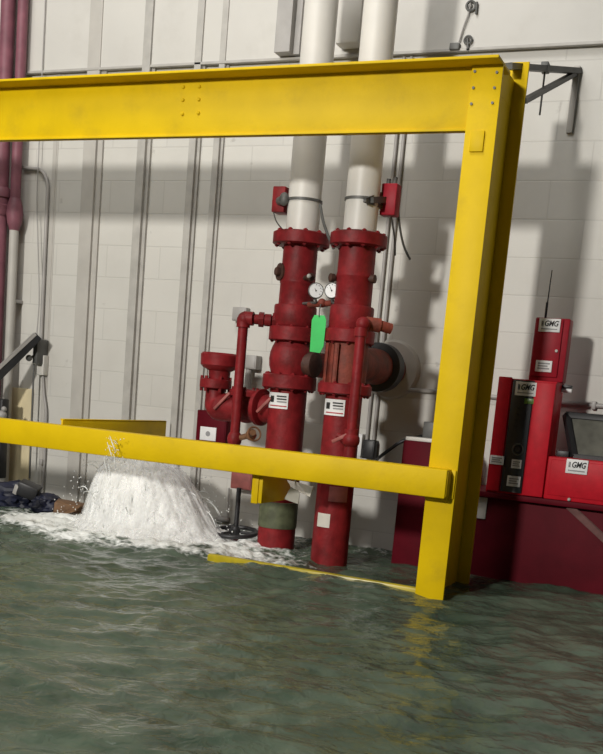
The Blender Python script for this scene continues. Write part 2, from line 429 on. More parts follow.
# plugs on the right spool
for x, y, s in ((334, 278, -1), (371, 279, 1)):
    p = P(x, y, A2.Y-.03); dd = (rc*s*.9+uc*.45).normalized()
    bm = new(); lathe(bm, p-dd*.05, dd, [(0, .016), (.05, .016), (.05, .024), (.075, .024), (.078, .016)], 12); obj('outlet_plug', bm, DRUST, R2)
# stickers
def sticker(ax, x0, y0, x1, y1, rpx, par, tilt=0):
    s = ax.patch('sticker', x0, y0, x1, y1, rpx, WHITE, par, .003, tilt); s['label'] = 'white printed sticker'
    w = x1-x0; h = y1-y0
    ax.patch('symbol', x0+w*.10, y0+h*.22, x0+w*.27, y0+h*.62, rpx, INK, s, .0045)
    for k in range(3): ax.patch('text_line', x0+w*.42, y0+h*(.18+.17*k), x0+w*.92, y0+h*(.27+.17*k), rpx, INK if k < 2 else GINK, s, .0045)
    ax.patch('text_line', x0+w*.08, y0+h*.80, x0+w*.92, y0+h*.87, rpx, REDINK, s, .0045)
sticker(A1, 270, 393.5, 288.5, 409, 18.6, R1)
sticker(A2, 325.5, 400, 345.0, 416, 18.4, R2)
o = A2.patch('sticker', 319, 512.5, 331, 526, 18.4, SHEET, R2); o['label'] = 'faded grey sticker'
o = A2.patch('worn_patch', 330, 485, 348, 500, 18.4, PINKISH, R2); o['label'] = 'scraped pinkish patch of paint'
# gauges
def gauge(par, ax, x, y, Y, s):
    p = P(x, y, Y); d = Vector((.18*s+.30, -1, .05)).normalized(); r = .043
    foot = Vector((ax.X, ax.Y, P(x, y+11, Y).z)); ft = Vector((p.x, p.y+.02, p.z-.066))
    bm = new(); lathe(bm, p-d*.03, d, [(0, r*.8), (.004, r*1.04), (.034, r*1.04), (.036, r*.94), (.031, r*.93)], 28)
    tube(bm, [p-d*.012-Vector((0, 0, r)), ft, ft.lerp(foot, .75)], .008, .02)
    g = obj('pressure_gauge', bm, DGREY, par); g['label'] = 'round white gauge'
    bm = new(); lathe(bm, p, d, [(.0, r*.93), (.003, r*.93)], 28); obj('dial', bm, WHITE, g)
    n1 = Vector((1, 0, 0)); q = p+d*.005
    bm = new(); cyl(bm, q-Vector((0, 0, .006)), q+Vector((-.012, 0, .020)), .0022, .001, 6); ball(bm, q, .004, seg=8); obj('needle', bm, INK, g)
    bm = new()
    for k in range(9):
        a = math.radians(-130+k*32.5); c2 = p+d*.004+Vector((math.sin(a), 0, math.cos(a)))*r*.74
        ball(bm, c2, .0028, seg=6)
    obj('scale_mark', bm, INK, g)
gauge(R1, A1, 316, 290.5, 5.44, 1)
gauge(R2, A2, 332, 290.5, 5.40, -1)
p = P(311, 277, 5.52)
bm = new(); ball(bm, p, .024); cyl(bm, p, Vector((A1.X, A1.Y, p.z)), .014); obj('gauge_cock', bm, DRUST, R1)
bm = new(); ball(bm, P(309, 276, 5.47), .013); obj('cock_cap', bm, PALE, R1)
p = P(322, 303, 5.45)
bm = new(); cyl(bm, P(309, 305, 5.52), P(333, 303, 5.43), .017); ball(bm, p, .026); obj('gauge_union', bm, RUST, R1)

# slim pipe in front of the right riser
YT = 5.21; r_ = 5.4*sc(357, 385, YT)
p0, p1, p2 = P(386, 328, 5.42), P(363.5, 322.5, YT), P(349.5, 440, YT)
p1.x = p2.x = (p1.x+p2.x)/2
bm = new(); tube(bm, [Vector((A2.X+.02, A2.Y, p1.z)), Vector((p1.x+.02, A2.Y-.1, p1.z)), p1, p2], r_, .06); tp = obj('trim_pipe', bm, RED, R2)
bm = new(); ball(bm, p1+Vector((.003, .01, -.008)), r_*1.35); cyl(bm, p1+Vector((0, 0, -.03)), p1+Vector((0, 0, -.075)), r_*1.3)
obj('elbow', bm, RED, tp)
bm = new(); cyl(bm, p1+Vector((.0, .06, .0)), p1+Vector((.07, .10, -.004)), r_*1.3); cyl(bm, p1+Vector((.05, .085, 0)), p1+Vector((.12, .14, -.015)), r_*1.0); obj('drain_union', bm, RUST, tp)
bm = new(); cyl(bm, p2+Vector((0, 0, .06)), p2+Vector((0, 0, .02)), r_*1.35); ball(bm, p2, r_*1.7); cyl(bm, p2, p2-Vector((0, 0, .11)), r_*1.15)
cyl(bm, p2, Vector((A2.X, A2.Y, p2.z-.01)), r_*.9); cyl(bm, p2-Vector((0, .0, 0)), p2+Vector((-.08, -.01, .02)), r_*.55)
o = obj('ball_valve', bm, RED, tp)
bm = new(); rbox(bm, p2+Vector((-.055, -.03, .005)), (.10, .012, .02), Matrix.Rotation(-.5, 3, 'Y'), .003); obj('valve_handle', bm, PINKISH, tp)
# slim pipe left of the left riser
YT = 5.52; r_ = 5.0*sc(240, 380, YT)
q0, q1, q2 = P(280, 319, 5.60), P(242.5, 318, YT), P(236, 436, YT); q1.x = q2.x = (q1.x+q2.x)/2; q0.z = q1.z
bm = new(); tube(bm, [Vector((A1.X, A1.Y, q1.z)), q1, q2], r_, .05); tp = obj('trim_pipe', bm, RED, R1)
bm = new(); ball(bm, q1+Vector((.006, 0, -.006)), r_*1.45); cyl(bm, q1, q1+Vector((.06, .012, 0)), r_*1.35); cyl(bm, q1, q1-Vector((0, 0, .055)), r_*1.35); obj('elbow', bm, RED, tp)
h = (q0-q1); 
bm = new(); cyl(bm, q1+h*.42, q1+h*.56, r_*1.45, seg=8); cyl(bm, q1+h*.58, q1+h*.76, r_*1.2); cyl(bm, q1+h*.8, q1+h*.93, r_*1.5, seg=8); obj('pipe_union', bm, RED, tp)
bm = new(); ball(bm, q2-Vector((0, 0, .02)), r_*1.5, (1, 1, 1.25)); cyl(bm, q2-Vector((0, 0, .03)), q2-Vector((0, 0, .14)), r_*1.1); obj('angle_valve', bm, RED, tp)
v = P(251, 435, YT)
bm = new(); cyl(bm, q2-Vector((0, 0, .02)), v, .018); ball(bm, v, .035, (1, .9, 1)); cyl(bm, v, v+Vector((.03, -.04, .02)), .022, seg=8); o = obj('drain_cock', bm, BRASS, tp); o['label'] = 'brass drain cock'
bm = new(); torus(bm, v+Vector((.035, -.03, .01)), (.7, -.6, .2), .042, .006, 24, 8); obj('cock_wheel', bm, BRASS, o)

# flanged valve off the left side of the left riser
YV = 5.70
cv = P(248, 406, YV)
V = thing('check_valve', 'small red flanged valve on the left side of the left riser', 'valve', cv)
s_ = sc(225, 390, YV)
vx = P(218, 375, YV).x
def zv(y): return P(218, y, YV).z
bm = new(); lathe(bm, (vx+.01, YV, 0), (0, 0, 1), [(zv(y), r*s_) for y, r in ((379, 10.5), (371, 11), (368, 17), (365.5, 19.5), (355, 19.8), (353, 18))], 36); obj('top_cover', bm, RED, V)
bm = new(); lathe(bm, (vx-.012, YV, 0), (0, 0, 1), [(zv(y), r*s_) for y, r in ((389, 14.5), (388, 16), (380, 16), (379, 14.5))], 32); f = obj('flange', bm, RED, V)
first = None
for k in range(6):
    a = 2*PI*k/6+.3; p = Vector((vx-.012+14.2*s_*math.cos(a), YV+14.2*s_*math.sin(a), 0))
    if first is None:
        bm = new(); cyl(bm, p+Vector((0, 0, zv(392))), p+Vector((0, 0, zv(376.5))), .011, seg=6); first = obj('bolt', bm, RED, f); fp = p
    else: dup(first, f, p-fp)
e0 = Vector((vx-.012, YV, zv(388))); e1 = Vector((vx-.008, YV, zv(404))); e2 = Vector((P(232, 413, YV).x, YV, cv.z-.01)); e3 = Vector((A1.X-.05, YV-.02, cv.z))
q = bend([e0, Vector((vx-.004, YV, cv.z-.025)), e3], .16, 12)
bm = new(); rings(bm, q, [(9.5+4.5*min(1, 1.6*i/len(q)))*s_ for i in range(len(q))], 28); obj('elbow_body', bm, RED, V)
hx = P(249, 392, YV).x
bm = new(); ball(bm, (hx, YV-.01, cv.z), 17*s_, (1.05, .95, 1.0), 28); obj('valve_body', bm, RED, V)
bm = new(); lathe(bm, (hx+.01, YV-.02, 0), (0, 0, 1), [(zv(397)-.02, 13*s_), (zv(391)-.02, 14*s_), (zv(390.5)-.02, 19*s_), (zv(386)-.02, 19.5*s_), (zv(384)-.02, 18*s_)], 32); f = obj('bonnet_flange', bm, RED, V)
first = None
for k in range(8):
    a = 2*PI*k/8+.2; p = Vector((hx+.01+16.5*s_*math.cos(a), YV-.02+16.5*s_*math.sin(a), 0))
    if first is None:
        bm = new(); cyl(bm, p+Vector((0, 0, zv(392)-.02)), p+Vector((0, 0, zv(381.5)-.02)), .009, seg=6); first = obj('bolt', bm, RED, f); fp = p
    else: dup(first, f, p-fp)
hd = Vector((A1.X-hx, -.05, 0)).normalized()
bm = new(); lathe(bm, Vector((hx, YV-.02, cv.z)), hd, [(.095, 15*s_), (.10, 18*s_), (.125, 18*s_), (.13, 15*s_)], 32); obj('neck_flange', bm, RED, V)
bm = new(); rbox(bm, P(222, 401, YV-.10), (.018, .02, .15), Matrix.Rotation(.75, 3, 'Y'), .004); o = obj('tie_strap', bm, PINKISH, V); o['label'] = 'worn strap in paler red'
bm = new(); rbox(bm, P(264, 405, YV-.14), (.018, .02, .13), Matrix.Rotation(.75, 3, 'Y'), .004); o = obj('tie_strap', bm, PINKISH, V); o['label'] = 'worn strap in paler red'

# tamper switches strapped to the white pipes
def switch(ax, x0, y0, x1, y1, Yf, Yb, label, m):
    T = thing('tamper_switch', label, 'switch', P((x0+x1)/2, y1, Yf), 'switches on the white pipes')
    bm = new(); boxpx(bm, x0, y0, x1, y1, Yf, Yb, .006); bx_ = obj('housing', bm, m, T)
    return T
T = switch(A1, 272, 186, 284.5, 212, 5.62, 5.72, 'dark red switch box on the left side of the left white pipe', RED)
bm = new(); lathe(bm, (A1.X, A1.Y, A1.z(201.5)), (0, 0, 1), [(-.007, A1.r(17.0, 201)), (-.007, A1.r(18, 201)), (.007, A1.r(18, 201)), (.007, A1.r(17.0, 201))], 40); obj('strap', bm, DGREY, T)
bm = new(); cyl(bm, P(280, 201, 5.62), P(283, 200, 5.56), .026); ball(bm, P(284, 199, 5.57), .03, (1, .7, 1.3)); obj('lever_arm', bm, DGREY, T)
bm = new(); tube(bm, [P(320, 204, 5.55), P(323, 222, 5.55), P(329, 238, 5.55), P(334, 249, 5.58)], .009, .1, 8); obj('cable', bm, DGREY, T)
bm = new(); tube(bm, [P(273, 210, 5.66), P(276, 222, 5.70), P(284, 231, 5.75)], .004, .05, 6); o = obj('cable', bm, DGREY, T)
T = switch(A2, 380.5, 183, 396, 215, 5.50, 5.58, 'bright red switch box on the right side of the right white pipe', REDM)
bm = new(); lathe(bm, (A2.X, A2.Y, A2.z(200.5)), (0, 0, 1), [(-.007, A2.r(17.2, 201)), (-.007, A2.r(18, 201)), (.007, A2.r(18, 201)), (.007, A2.r(17.2, 201))], 40); obj('strap', bm, DGREY, T)
bm = new(); bar(bm, P(365, 200, 5.33), P(381, 194, 5.50), .018, .02); bar(bm, P(365, 200, 5.33), P(381, 207, 5.50), .018, .02); bar(bm, P(371, 200, 5.37), P(384, 200, 5.51), .035, .03); obj('lever_arm', bm, DGREY, T)
bm = new(); cyl(bm, P(388, 186, 5.54), P(389, 179, 5.54), .012); cyl(bm, P(394, 186, 5.54), P(396, 178, 5.56), .012); obj('cable_gland', bm, DGREY, T)
bm = new(); tube(bm, [P(397, 200, 5.56), P(400, 230, 5.62), P(404, 248, 5.7), P(410, 259, 5.8)], .007, .1, 8); obj('cable', bm, DGREY, T)
bm = new(); tube(bm, [P(391, 214, 5.54), P(395, 240, 5.7), P(395, 255, 5.8)], .006, .1, 8); obj('cable', bm, DGREY, T)

# green inspection tag hanging between the risers
g = thing('inspection_tag', 'bright green inspection tag hanging between the two red risers', 'tag', P(318, 352, 5.36))
bm = new()
Y_ = 5.36
pts = [P(314.5, 315, Y_), P(324.5, 315.5, Y_), P(326.2, 320, Y_), P(323.5, 346, Y_), P(320, 353, Y_), P(309.8, 351.5, Y_), P(311.8, 320, Y_)]
fr_ = [bm.verts.new(p) for p in pts]; bk = [bm.verts.new(p+Vector((0, .004, 0))) for p in pts]
bm.faces.new(fr_); bm.faces.new(bk[::-1])
for i in range(len(pts)): bm.faces.new((fr_[i], fr_[(i+1) % 7], bk[(i+1) % 7], bk[i]))
obj('card', bm, GREEN, g)
bm = new(); tube(bm, [P(319, 317, Y_-.003), P(319.5, 309, Y_), P(321, 304, 5.43)], .003, .02, 6); obj('tie', bm, DGREY, g)

# ------------------------------------------------------------------ things on the wall
def wallbox(name, label, cat, x0, y0, x1, y1, dep, m, group=None):
    T = thing(name, label, cat, P((x0+x1)/2, y1, WALL), group)
    bm = new(); boxpx(bm, x0, y0, x1, y1, WALL-dep, WALL, .006); o = obj('housing', bm, m, T)
    a, b, c, d = rect(x0, y0, x1, y1, WALL-dep)
    bm = new(); box(bm, (a+.008, WALL-dep-.004, c+.008), (b-.008, WALL-dep+.002, d-.008), .002); obj('cover', bm, m, T)
    return T
T = wallbox('junction_box', 'grey square junction box on the wall behind the slim pipe elbow', 'junction box', 232, 307, 246, 321, .06, COND)
T = wallbox('alarm_box', 'red box with a white label on the wall left of the risers', 'alarm box', 196, 411, 226, 449, .14, MAR)
a, b, c, d = rect(200.5, 427, 216.5, 440.5, WALL-.14)
bm = new(); box(bm, (a, WALL-.148, c), (b, WALL-.142, d), .001); lb = obj('sticker', bm, WHITE, T); lb['label'] = 'white sticker'
bm = new(); cyl(bm, ((a+b)/2, WALL-.147, (c+d)/2), ((a+b)/2, WALL-.1495, (c+d)/2), .018, seg=14); obj('symbol', bm, GINK, lb)
T = wallbox('alarm_box', 'faded red box on the wall just under the yellow rail, above the black handwheel', 'alarm box', 231, 462, 252, 489.5, .12, PINKISH)
T = wallbox('pipe_bracket', 'small grey green bracket on the wall behind the check valve', 'bracket', 244, 355, 256, 369, .09, COND)
p = P(249, 366, WALL-.05)
bm = new(); cyl(bm, p, p-Vector((0, 0, .16)), .022); obj('rod', bm, COND, T)
# thin pipe and cock low on the wall
T = thing('drain_pipe', 'thin grey pipe with a small tap low on the wall beside the handwheel', 'pipe', P(228, 518, WALL))
bm = new(); cyl(bm, P(229, 488, WALL-.03), P(227.5, 519, WALL-.03), .007); obj('pipe', bm, COND, T)
bm = new(); ball(bm, P(222, 519, WALL-.05), .035, (1.6, .8, .6)); cyl(bm, P(222, 519, WALL-.05), P(227.5, 519, WALL-.0), .02); obj('tap', bm, COND, T)

# OS&Y gate valve: handwheel and rising stem just above the water
gv = P(235, 532, 5.68)
G = thing('gate_valve', 'black handwheel and stem of a drowned gate valve left of the risers', 'valve', (gv.x, gv.y, -.45))
Rw = 24*sc(235, 533, 5.68)
bm = new(); torus(bm, gv, (0, -.10, 1), Rw-.014, .014); obj('handwheel', bm, BLACK, G)
bm = new()
for k in range(3):
    a = 2*PI*k/3+.4; cyl(bm, gv, gv+Vector((math.cos(a), math.sin(a), 0))*(Rw-.012), .011, seg=8)
lathe(bm, gv-Vector((0, 0, .03)), (0, 0, 1), [(0, .03), (.05, .034), (.065, .022)], 20); obj('spokes', bm, BLACK, G)
bm = new()
zt = P(239, 489, 5.68).z; zz = gv.z-.1; prof = []
while zz < zt:
    prof += [(zz, .014), (zz+.004, .017), (zz+.008, .014)]; zz += .009
lathe(bm, (gv.x+.005, gv.y, 0), (0, 0, 1), prof, 12); obj('stem', bm, BLACK, G)
bm = new(); lathe(bm, (gv.x, gv.y, 0), (0, 0, 1), [(-.45, .10), (-.30, .10), (-.28, .06), (-.12, .05), (gv.z-.02, .028)], 20); obj('yoke', bm, MAR, G)

# folded pale sheet behind the rail
sh = thing('folded_sheet', 'crumpled pale sheet tucked under the yellow rail between the risers', 'sheet', P(298, 500, 5.2))
bm = new(); Yf = 5.2
pl = [(287, 480, 5.16), (297, 482, 5.14), (313, 487, 5.12), (310, 497, 5.13), (300, 492, 5.10), (298, 504, 5.18), (284, 499, 5.22), (291, 487, 5.12)]
vv = [bm.verts.new(P(*q)) for q in pl]
for idx in ((0, 1, 7), (1, 4, 7), (1, 2, 3), (1, 3, 4), (7, 4, 5), (7, 5, 6)): bm.faces.new([vv[i] for i in idx])
o = obj('sheet', bm, SHEET, sh, smooth=False); mo = o.modifiers.new('s', 'SOLIDIFY'); mo.thickness = .006; mo.offset = 1
bm = new(); tube(bm, [P(296, 484, 5.15), P(294, 477, 5.1), P(293, 470, 4.955)], .004, .03, 6); obj('tie', bm, SHEET, sh)

# conduits right of the risers, down to a black box
K = thing('conduit_run', 'pair of thin grey conduits on the wall right of the risers', 'conduit', P(372, 440, WALL))
for xa, xb in ((389.5, 367.5), (397, 374)):
    bm = new(); a = P(xa, 200, WALL-.02); b = P(xb, 440, WALL-.02); b.x = a.x = (a.x+b.x)/2
    cyl(bm, Vector((a.x, a.y, LEDGE-.02)), Vector((a.x, a.y, b.z)), .011); o = obj('conduit', bm, COND, K)
K = wallbox('outlet_box', 'black outlet box on the wall at the foot of the conduits', 'outlet box', 362.5, 440, 374, 459, .08, BLACK)
bm = new(); boxpx(bm, 357.5, 434, 361.5, 456, WALL-.06, WALL, .003); o = tag(obj('label_strip', bm, WHITE), 'narrow white strip on the wall beside the black outlet box', 'strip')

# horizontal conduit and small things right of the risers
hz_ = .5*(P(405, 396, WALL).z+P(603, 399, WALL).z)
T = thing('wall_conduit', 'long grey horizontal conduit along the wall behind the yellow post', 'conduit', (-1.0, WALL, hz_))
bm = new(); cyl(bm, (A2.X+.03, WALL-.016, hz_), (2.5, WALL-.016, hz_), .014); obj('pipe', bm, COND, T)
for x in (-1.75, -.85, .2):
    bm = new(); box(bm, (x-.012, WALL-.036, hz_-.024), (x+.012, WALL, hz_+.024), .003); obj('clip', bm, COND, T)
T = thing('rubber_hose', 'black hose sloping up to the red cabinet below the wall', 'hose', P(380, 459, 6.1))
bm = new(); tube(bm, [P(374, 462, 6.15), P(382, 455, 6.0), P(402, 440.5, 5.95), P(422, 436, 6.02), P(428, 436, 6.05)], .011, .06, 10); obj('tube', bm, BLACK, T)

# ------------------------------------------------------------------ red fire pump cabinets on the right
tz = P(415, 441, 5.80).z
FC = thing('floor_cabinet', 'dark maroon floor cabinet standing in the water behind the yellow post', 'cabinet', (-1.7, 6.0, -.45))
xl = P(397, 500, 5.80).x
bm = new(); box(bm, (xl, 5.80, -.45), (-1.52, WALL-.02, tz), .012); obj('body', bm, MAR, FC)
bm = new(); box(bm, (xl+.01, 5.81, tz), (-1.57, 5.93, tz+.022), .003); o = obj('top_strip', bm, WPIPE, FC); o['label'] = 'white strip along the top edge'
bm = new(); a, b, c, d = rect(422.5, 422, 436, 442.5, 6.0); box(bm, (a, 6.0, tz), (b, 6.1, d), .004); tag(obj('control_box', bm, DGREY), 'small dark grey box on top of the maroon cabinet', 'control box')
bz = .503; PF = 5.75
PB = thing('pump_skid', 'long dark maroon steel skid under the bright red controllers', 'pump skid', (-.9, 6.0, -.45))
bm = new(); box(bm, (-1.515, 5.79, -.45), (.9, WALL-.02, bz-.03), .012); obj('tank', bm, MAR, PB)
bm = new(); box(bm, (-1.515, 5.735, bz-.032), (.9, WALL-.02, bz), .004); obj('top_plate', bm, MAR, PB)
a, b, c, d = rect(474.5, 497, 486.5, 518.5, 5.785)
bm = new(); box(bm, (a, 5.782, c), (b, 5.792, d), .002); o = obj('nameplate', bm, WPIPE, PB); o['label'] = 'blank white plate'
bm = new(); bar(bm, P(569, 506, 5.77), P(612, 546, 5.77), .02, .035); o = obj('diagonal_strap', bm, STRAP, PB); o['label'] = 'paler greyish diagonal strap'

def text(body, name, X0, X1, Z0, Z1, Y, m, parent, shear=0.):
    cu = bpy.data.curves.new(name, 'FONT'); cu.body = body; cu.align_x = 'CENTER'; cu.align_y = 'CENTER'
    cu.size = 1; cu.extrude = .002; cu.offset = .02; cu.shear = shear
    o = bpy.data.objects.new(name, cu); C.objects.link(o); cu.materials.append(m)
    bpy.context.view_layer.update()
    w, h = o.dimensions.x, o.dimensions.y
    o.scale = ((X1-X0)/w, (Z1-Z0)/h, 1); o.rotation_euler = (PI/2, 0, 0); o.location = ((X0+X1)/2, Y, (Z0+Z1)/2)
    bpy.context.view_layer.update()
    me = bpy.data.meshes.new_from_object(o.evaluated_get(bpy.context.evaluated_depsgraph_get())); me.name = name
    me.transform(o.matrix_world); bpy.data.objects.remove(o)
    o = bpy.data.objects.new(name, me); C.objects.link(o)
    o.parent = parent; o.matrix_parent_inverse = Matrix.Translation(-root_loc(parent))
    return o
def plate(x0, y0, x1, y1, Y, par, kind):
    a, b, c, d = rect(x0, y0, x1, y1, Y); w, h = b-a, d-c
    bm = new(); box(bm, (a, Y-.006, c), (b, Y+.002, d), .0015); s = obj('sticker', bm, WHITE, par); s['label'] = 'white sticker with black lettering'
    if kind == 'logo':
        bm = new()
        for k in range(3): box(bm, (a+w*(.12+.035*k), Y-.0085, c+h*.42), (a+w*(.135+.035*k), Y-.006, c+h*.80))
        obj('symbol', bm, INK, s)
        text('GMG', 'lettering', a+w*.25, a+w*.90, c+h*.40, c+h*.82, Y-.0075, INK, s, .25)
        bm = new(); box(bm, (a+w*.12, Y-.0085, c+h*.17), (a+w*.88, Y-.006, c+h*.25)); obj('text_line', bm, GINK, s)
    elif kind == 'text':
        for k in range(3):
            bm = new(); box(bm, (a+w*.14, Y-.0085, c+h*(.68-.22*k)), (a+w*(.86-.12*(k % 2)), Y-.006, c+h*(.80-.22*k))); obj('text_line', bm, GINK, s)
    return s
# tall controller
CC = thing('pump_controller', 'tall bright red controller cabinet with a black front panel', 'controller', (-1.17, 5.9, bz))
cx0, cx1, cz1 = -1.330, -.998, 1.157
bm = new(); box(bm, (cx0, PF, bz), (cx1, 5.98, cz1), .006); obj('housing', bm, REDB, CC)
# black strip: left 208 -> px
a0, b0 = P(507, 435, PF).x, P(528.5, 435, PF).x
bm = new(); box(bm, (a0, PF-.010, bz+.012), (b0, PF+.003, cz1-.006), .003); cp_ = obj('front_panel', bm, PANEL, CC)
bm = new(); box(bm, (cx0+.004, PF-.016, bz+.01), (a0-.006, PF+.003, cz1+.006), .005); dl = obj('left_door', bm, REDB, CC)
bm = new(); box(bm, (b0+.006, PF-.016, bz+.004), (cx1-.002, PF+.003, cz1-.01), .005); obj('right_door', bm, REDB, CC)
Yp = PF-.011
plate(515.5, 382, 536.5, 396, Yp, CC, 'logo')
a, b, c, d = rect(524.5, 398.5, 534.5, 404, Yp); bm = new(); box(bm, (a, Yp-.004, c), (b, Yp+.002, d), .001); o = obj('display', bm, LCD, cp_); o['label'] = 'small green display'
bm = new()
for k in range(4):
    for j in range(2):
        q = P(518+j*8-k*1.0, 408+k*6, Yp); cyl(bm, q, q-Vector((0, .006, 0)), .008, seg=10)
obj('buttons', bm, BLACK, cp_)
q = P(518, 449.5, Yp); bm = new(); torus(bm, q, (0, 1, 0), .030, .0055, 28, 8); obj('switch_ring', bm, DGREY, cp_)
bm = new(); lathe(bm, q+Vector((0, .004, 0)), (0, -1, 0), [(0, .022), (.012, .022), (.02, .014)], 20); obj('selector_switch', bm, BLACK, cp_)
plate(511.5, 459.5, 521.5, 468.5, Yp, CC, 'text'); plate(507, 476, 520.5, 486.5, Yp, CC, 'text')
plate(490, 455.5, 504, 464.5, PF-.017, CC, 'text')
# upper box with aerial
UY = 5.86
ux0, ux1 = P(532, 348, UY).x, P(567, 348, UY).x; uz0, uz1 = P(546, 377, UY).z, P(553, 318, UY).z
UB = thing('alarm_cabinet', 'dark red upright box with aerial above the tall controller', 'alarm cabinet', ((ux0+ux1)/2, 6.0, cz1))
bm = new(); box(bm, (ux0, UY, cz1-.0), (ux1, 5.97, uz1), .008); obj('housing', bm, REDM, UB)
bm = new(); box(bm, (ux0+.006, UY-.012, uz0), (ux1-.035, UY+.003, uz1-.006), .005); obj('door', bm, REDM, UB)
plate(539, 318.5, 560.5, 332, UY-.013, UB, 'logo'); plate(535.5, 360.5, 552, 372, UY-.013, UB, 'text')
q = P(556.5, 351, UY-.012); bm = new(); cyl(bm, q, q-Vector((0, .010, 0)), .008, seg=12); obj('lock', bm, PALE, UB)
q = P(545.5, 317, 5.92); q2 = P(549, 270, 6.0)
bm = new(); cyl(bm, (q.x, 5.92, uz1-.01), (q.x+.004, 5.92, uz1+.27), .0042, .0028, 8); cyl(bm, (q.x, 5.92, uz1-.003), (q.x, 5.92, uz1+.09), .007, seg=10); obj('aerial', bm, BLACK, UB)
# white stub pipe beside the controller
q = P(561, 390, 5.93); T = thing('pipe_stub', 'short white pipe end sticking out beside the tall controller', 'pipe', q)
bm = new(); cyl(bm, (cx1-.02, 5.93, q.z), (cx1+.055, 5.93, q.z), .013); obj('pipe', bm, WHITE, T)
bm = new(); box(bm, (cx1-.001, 5.91, q.z+.012), (cx1+.055, 5.95, q.z+.03), .003); obj('clamp', bm, BLACK, T)
# low cabinet with open lid
LB = thing('battery_cabinet', 'low bright red cabinet with its dark lid standing open', 'cabinet', (-.6, 5.9, bz))
lz = P(553, 456.5, PF-.01).z
lx0 = cx1+.004; lx1 = lx0+.62
bm = new(); box(bm, (lx0, PF-.012, bz), (lx1, WALL-.1, lz), .008); obj('housing', bm, REDB, LB)
bm = new(); box(bm, (lx0+.02, PF-.018, bz+.025), (lx1-.02, PF-.008, lz-.015), .004); obj('front_panel', bm, REDB, LB)
plate(566, 459.5, 588, 474, PF-.019, LB, 'logo')
q = P(569, 499.5, PF-.015); bm = new(); ball(bm, q, .010); obj('rivet', bm, PALE, LB)
# lid: leaning back, its left edge raked
LY0, LY1 = 5.86, 5.98
l_bl, l_tl = P(574, 456, LY0), P(566.5, 414.5, LY1); 
W_ = .60
quad = [Vector((l_bl.x, LY0, lz+.005)), Vector((l_bl.x+W_, LY0, lz+.005)), Vector((l_tl.x+W_+.05, LY1, l_tl.z)), Vector((l_tl.x, LY1, l_tl.z))]
def slab(bm, quad, t):
    n_ = (quad[1]-quad[0]).cross(quad[3]-quad[0]).normalized()
    A = [bm.verts.new(q) for q in quad]; B = [bm.verts.new(q-n_*t) for q in quad]
    bm.faces.new(A); bm.faces.new(B[::-1])
    for i in range(4): bm.faces.new((A[i], B[i], B[(i+1) % 4], A[(i+1) % 4]))
bm = new(); slab(bm, quad, .012); lid = obj('lid', bm, SCREEN, LB, smooth=False); lid['label'] = 'dark grey open lid with black rim'
bm = new()
for i in range(4): 
    bar(bm, quad[i]+Vector((0, -.006, 0)), quad[(i+1) % 4]+Vector((0, -.006, 0)), .030, .034)
obj('rim', bm, BLACK, lid)
q = P(561, 448, 5.85)
bm = new(); box(bm, (q.x-.02, 5.84, lz-.005), (q.x+.05, 5.88, lz+.035), .006); obj('latch', bm, BLACK, LB)

# hook and chain high on the wall
T = thing('wall_hook', 'small chain and hooks hanging on the upper wall above the beam end', 'hook', P(467, 48, WALL-.035))
Yh = WALL-.05
bm = new(); tube(bm, [P(471, -6, Yh), P(470, 10, Yh), P(463, 28, Yh), P(459, 42, Yh)], .005, .04, 8); obj('cord', bm, COND, T)
bm = new(); torus(bm, P(471, 6, Yh), (.3, -1, 0), .026, .008, 20, 8); cyl(bm, P(471, 6, Yh), P(471.5, 6, WALL-.03), .008); obj('shackle', bm, DGREY, T)
bm = new(); cyl(bm, P(477, 2, Yh), P(476, 14, Yh), .007); obj('pin', bm, DGREY, T)
q = P(468, 49, Yh)
bm = new(); cyl(bm, q, P(467.5, 38, Yh), .008); torus(bm, P(468, 40, Yh), (0, 1, 0), .022, .007, 18, 8); cyl(bm, q, Vector((q.x, WALL-.03, q.z)), .010); obj('eye_bolt', bm, DGREY, T)
q = P(455, 47, Yh)
bm = new(); box(bm, q-Vector((.03, .02, .02)), q+Vector((.03, .018, .02)), .006); obj('cleat', bm, DGREY, T)
# white duct between the two white pipes, ending at the ledge
bm = new(); boxpx(bm, 334, 8, 360, 57, WALL-.16, WALL-.034, .02)
a, b, c, d = rect(334, 8, 360, 57, WALL-.16)
bm.free(); bm = new(); box(bm, (a, WALL-.16, LEDGE+.03), (b, WALL-.034, 5.1), .03)
o = tag(obj('wall_duct', bm, WPIPE), 'white boxed duct on the upper wall between the two white pipes', 'duct')

# ------------------------------------------------------------------ left edge
def vpipe(name, label, x, y, r, z0, z1, Y, m, cat='pipe', group=None):
    T = thing(name, label, cat, (P(x, y, Y).x, Y, z0), group)
    X = P(x, y, Y).x
    bm = new(); cyl(bm, (X, Y, z0), (X, Y, z1), r, seg=24); obj('pipe', bm, m, T)
    return T, X
T, X = vpipe('drop_pipe', 'plum red vertical pipe at the left edge of the picture', 4, 120, .052, -.45, 5.0, 6.13, PLUM)
zc = P(4, 198, 6.0).z
bm = new(); lathe(bm, (X, 6.13, zc), (0, 0, 1), [(-.10, .060), (-.08, .072), (-.03, .072), (-.02, .062), (.02, .062), (.03, .072), (.08, .072), (.10, .06)], 24); obj('coupling', bm, PLUM, T)
T, X = vpipe('drop_pipe', 'slimmer plum vertical pipe ending in a bulge, second from the left edge', 18.5, 120, .038, P(18, 220, 6.15).z, 5.0, 6.15, PLUM)
zc = P(19, 210, 6.05).z
bm = new(); lathe(bm, (X, 6.15, zc), (0, 0, 1), [(-.14, .03), (-.08, .052), (-.01, .062), (.05, .055), (.10, .04)], 24); obj('reducer', bm, PLUM, T)
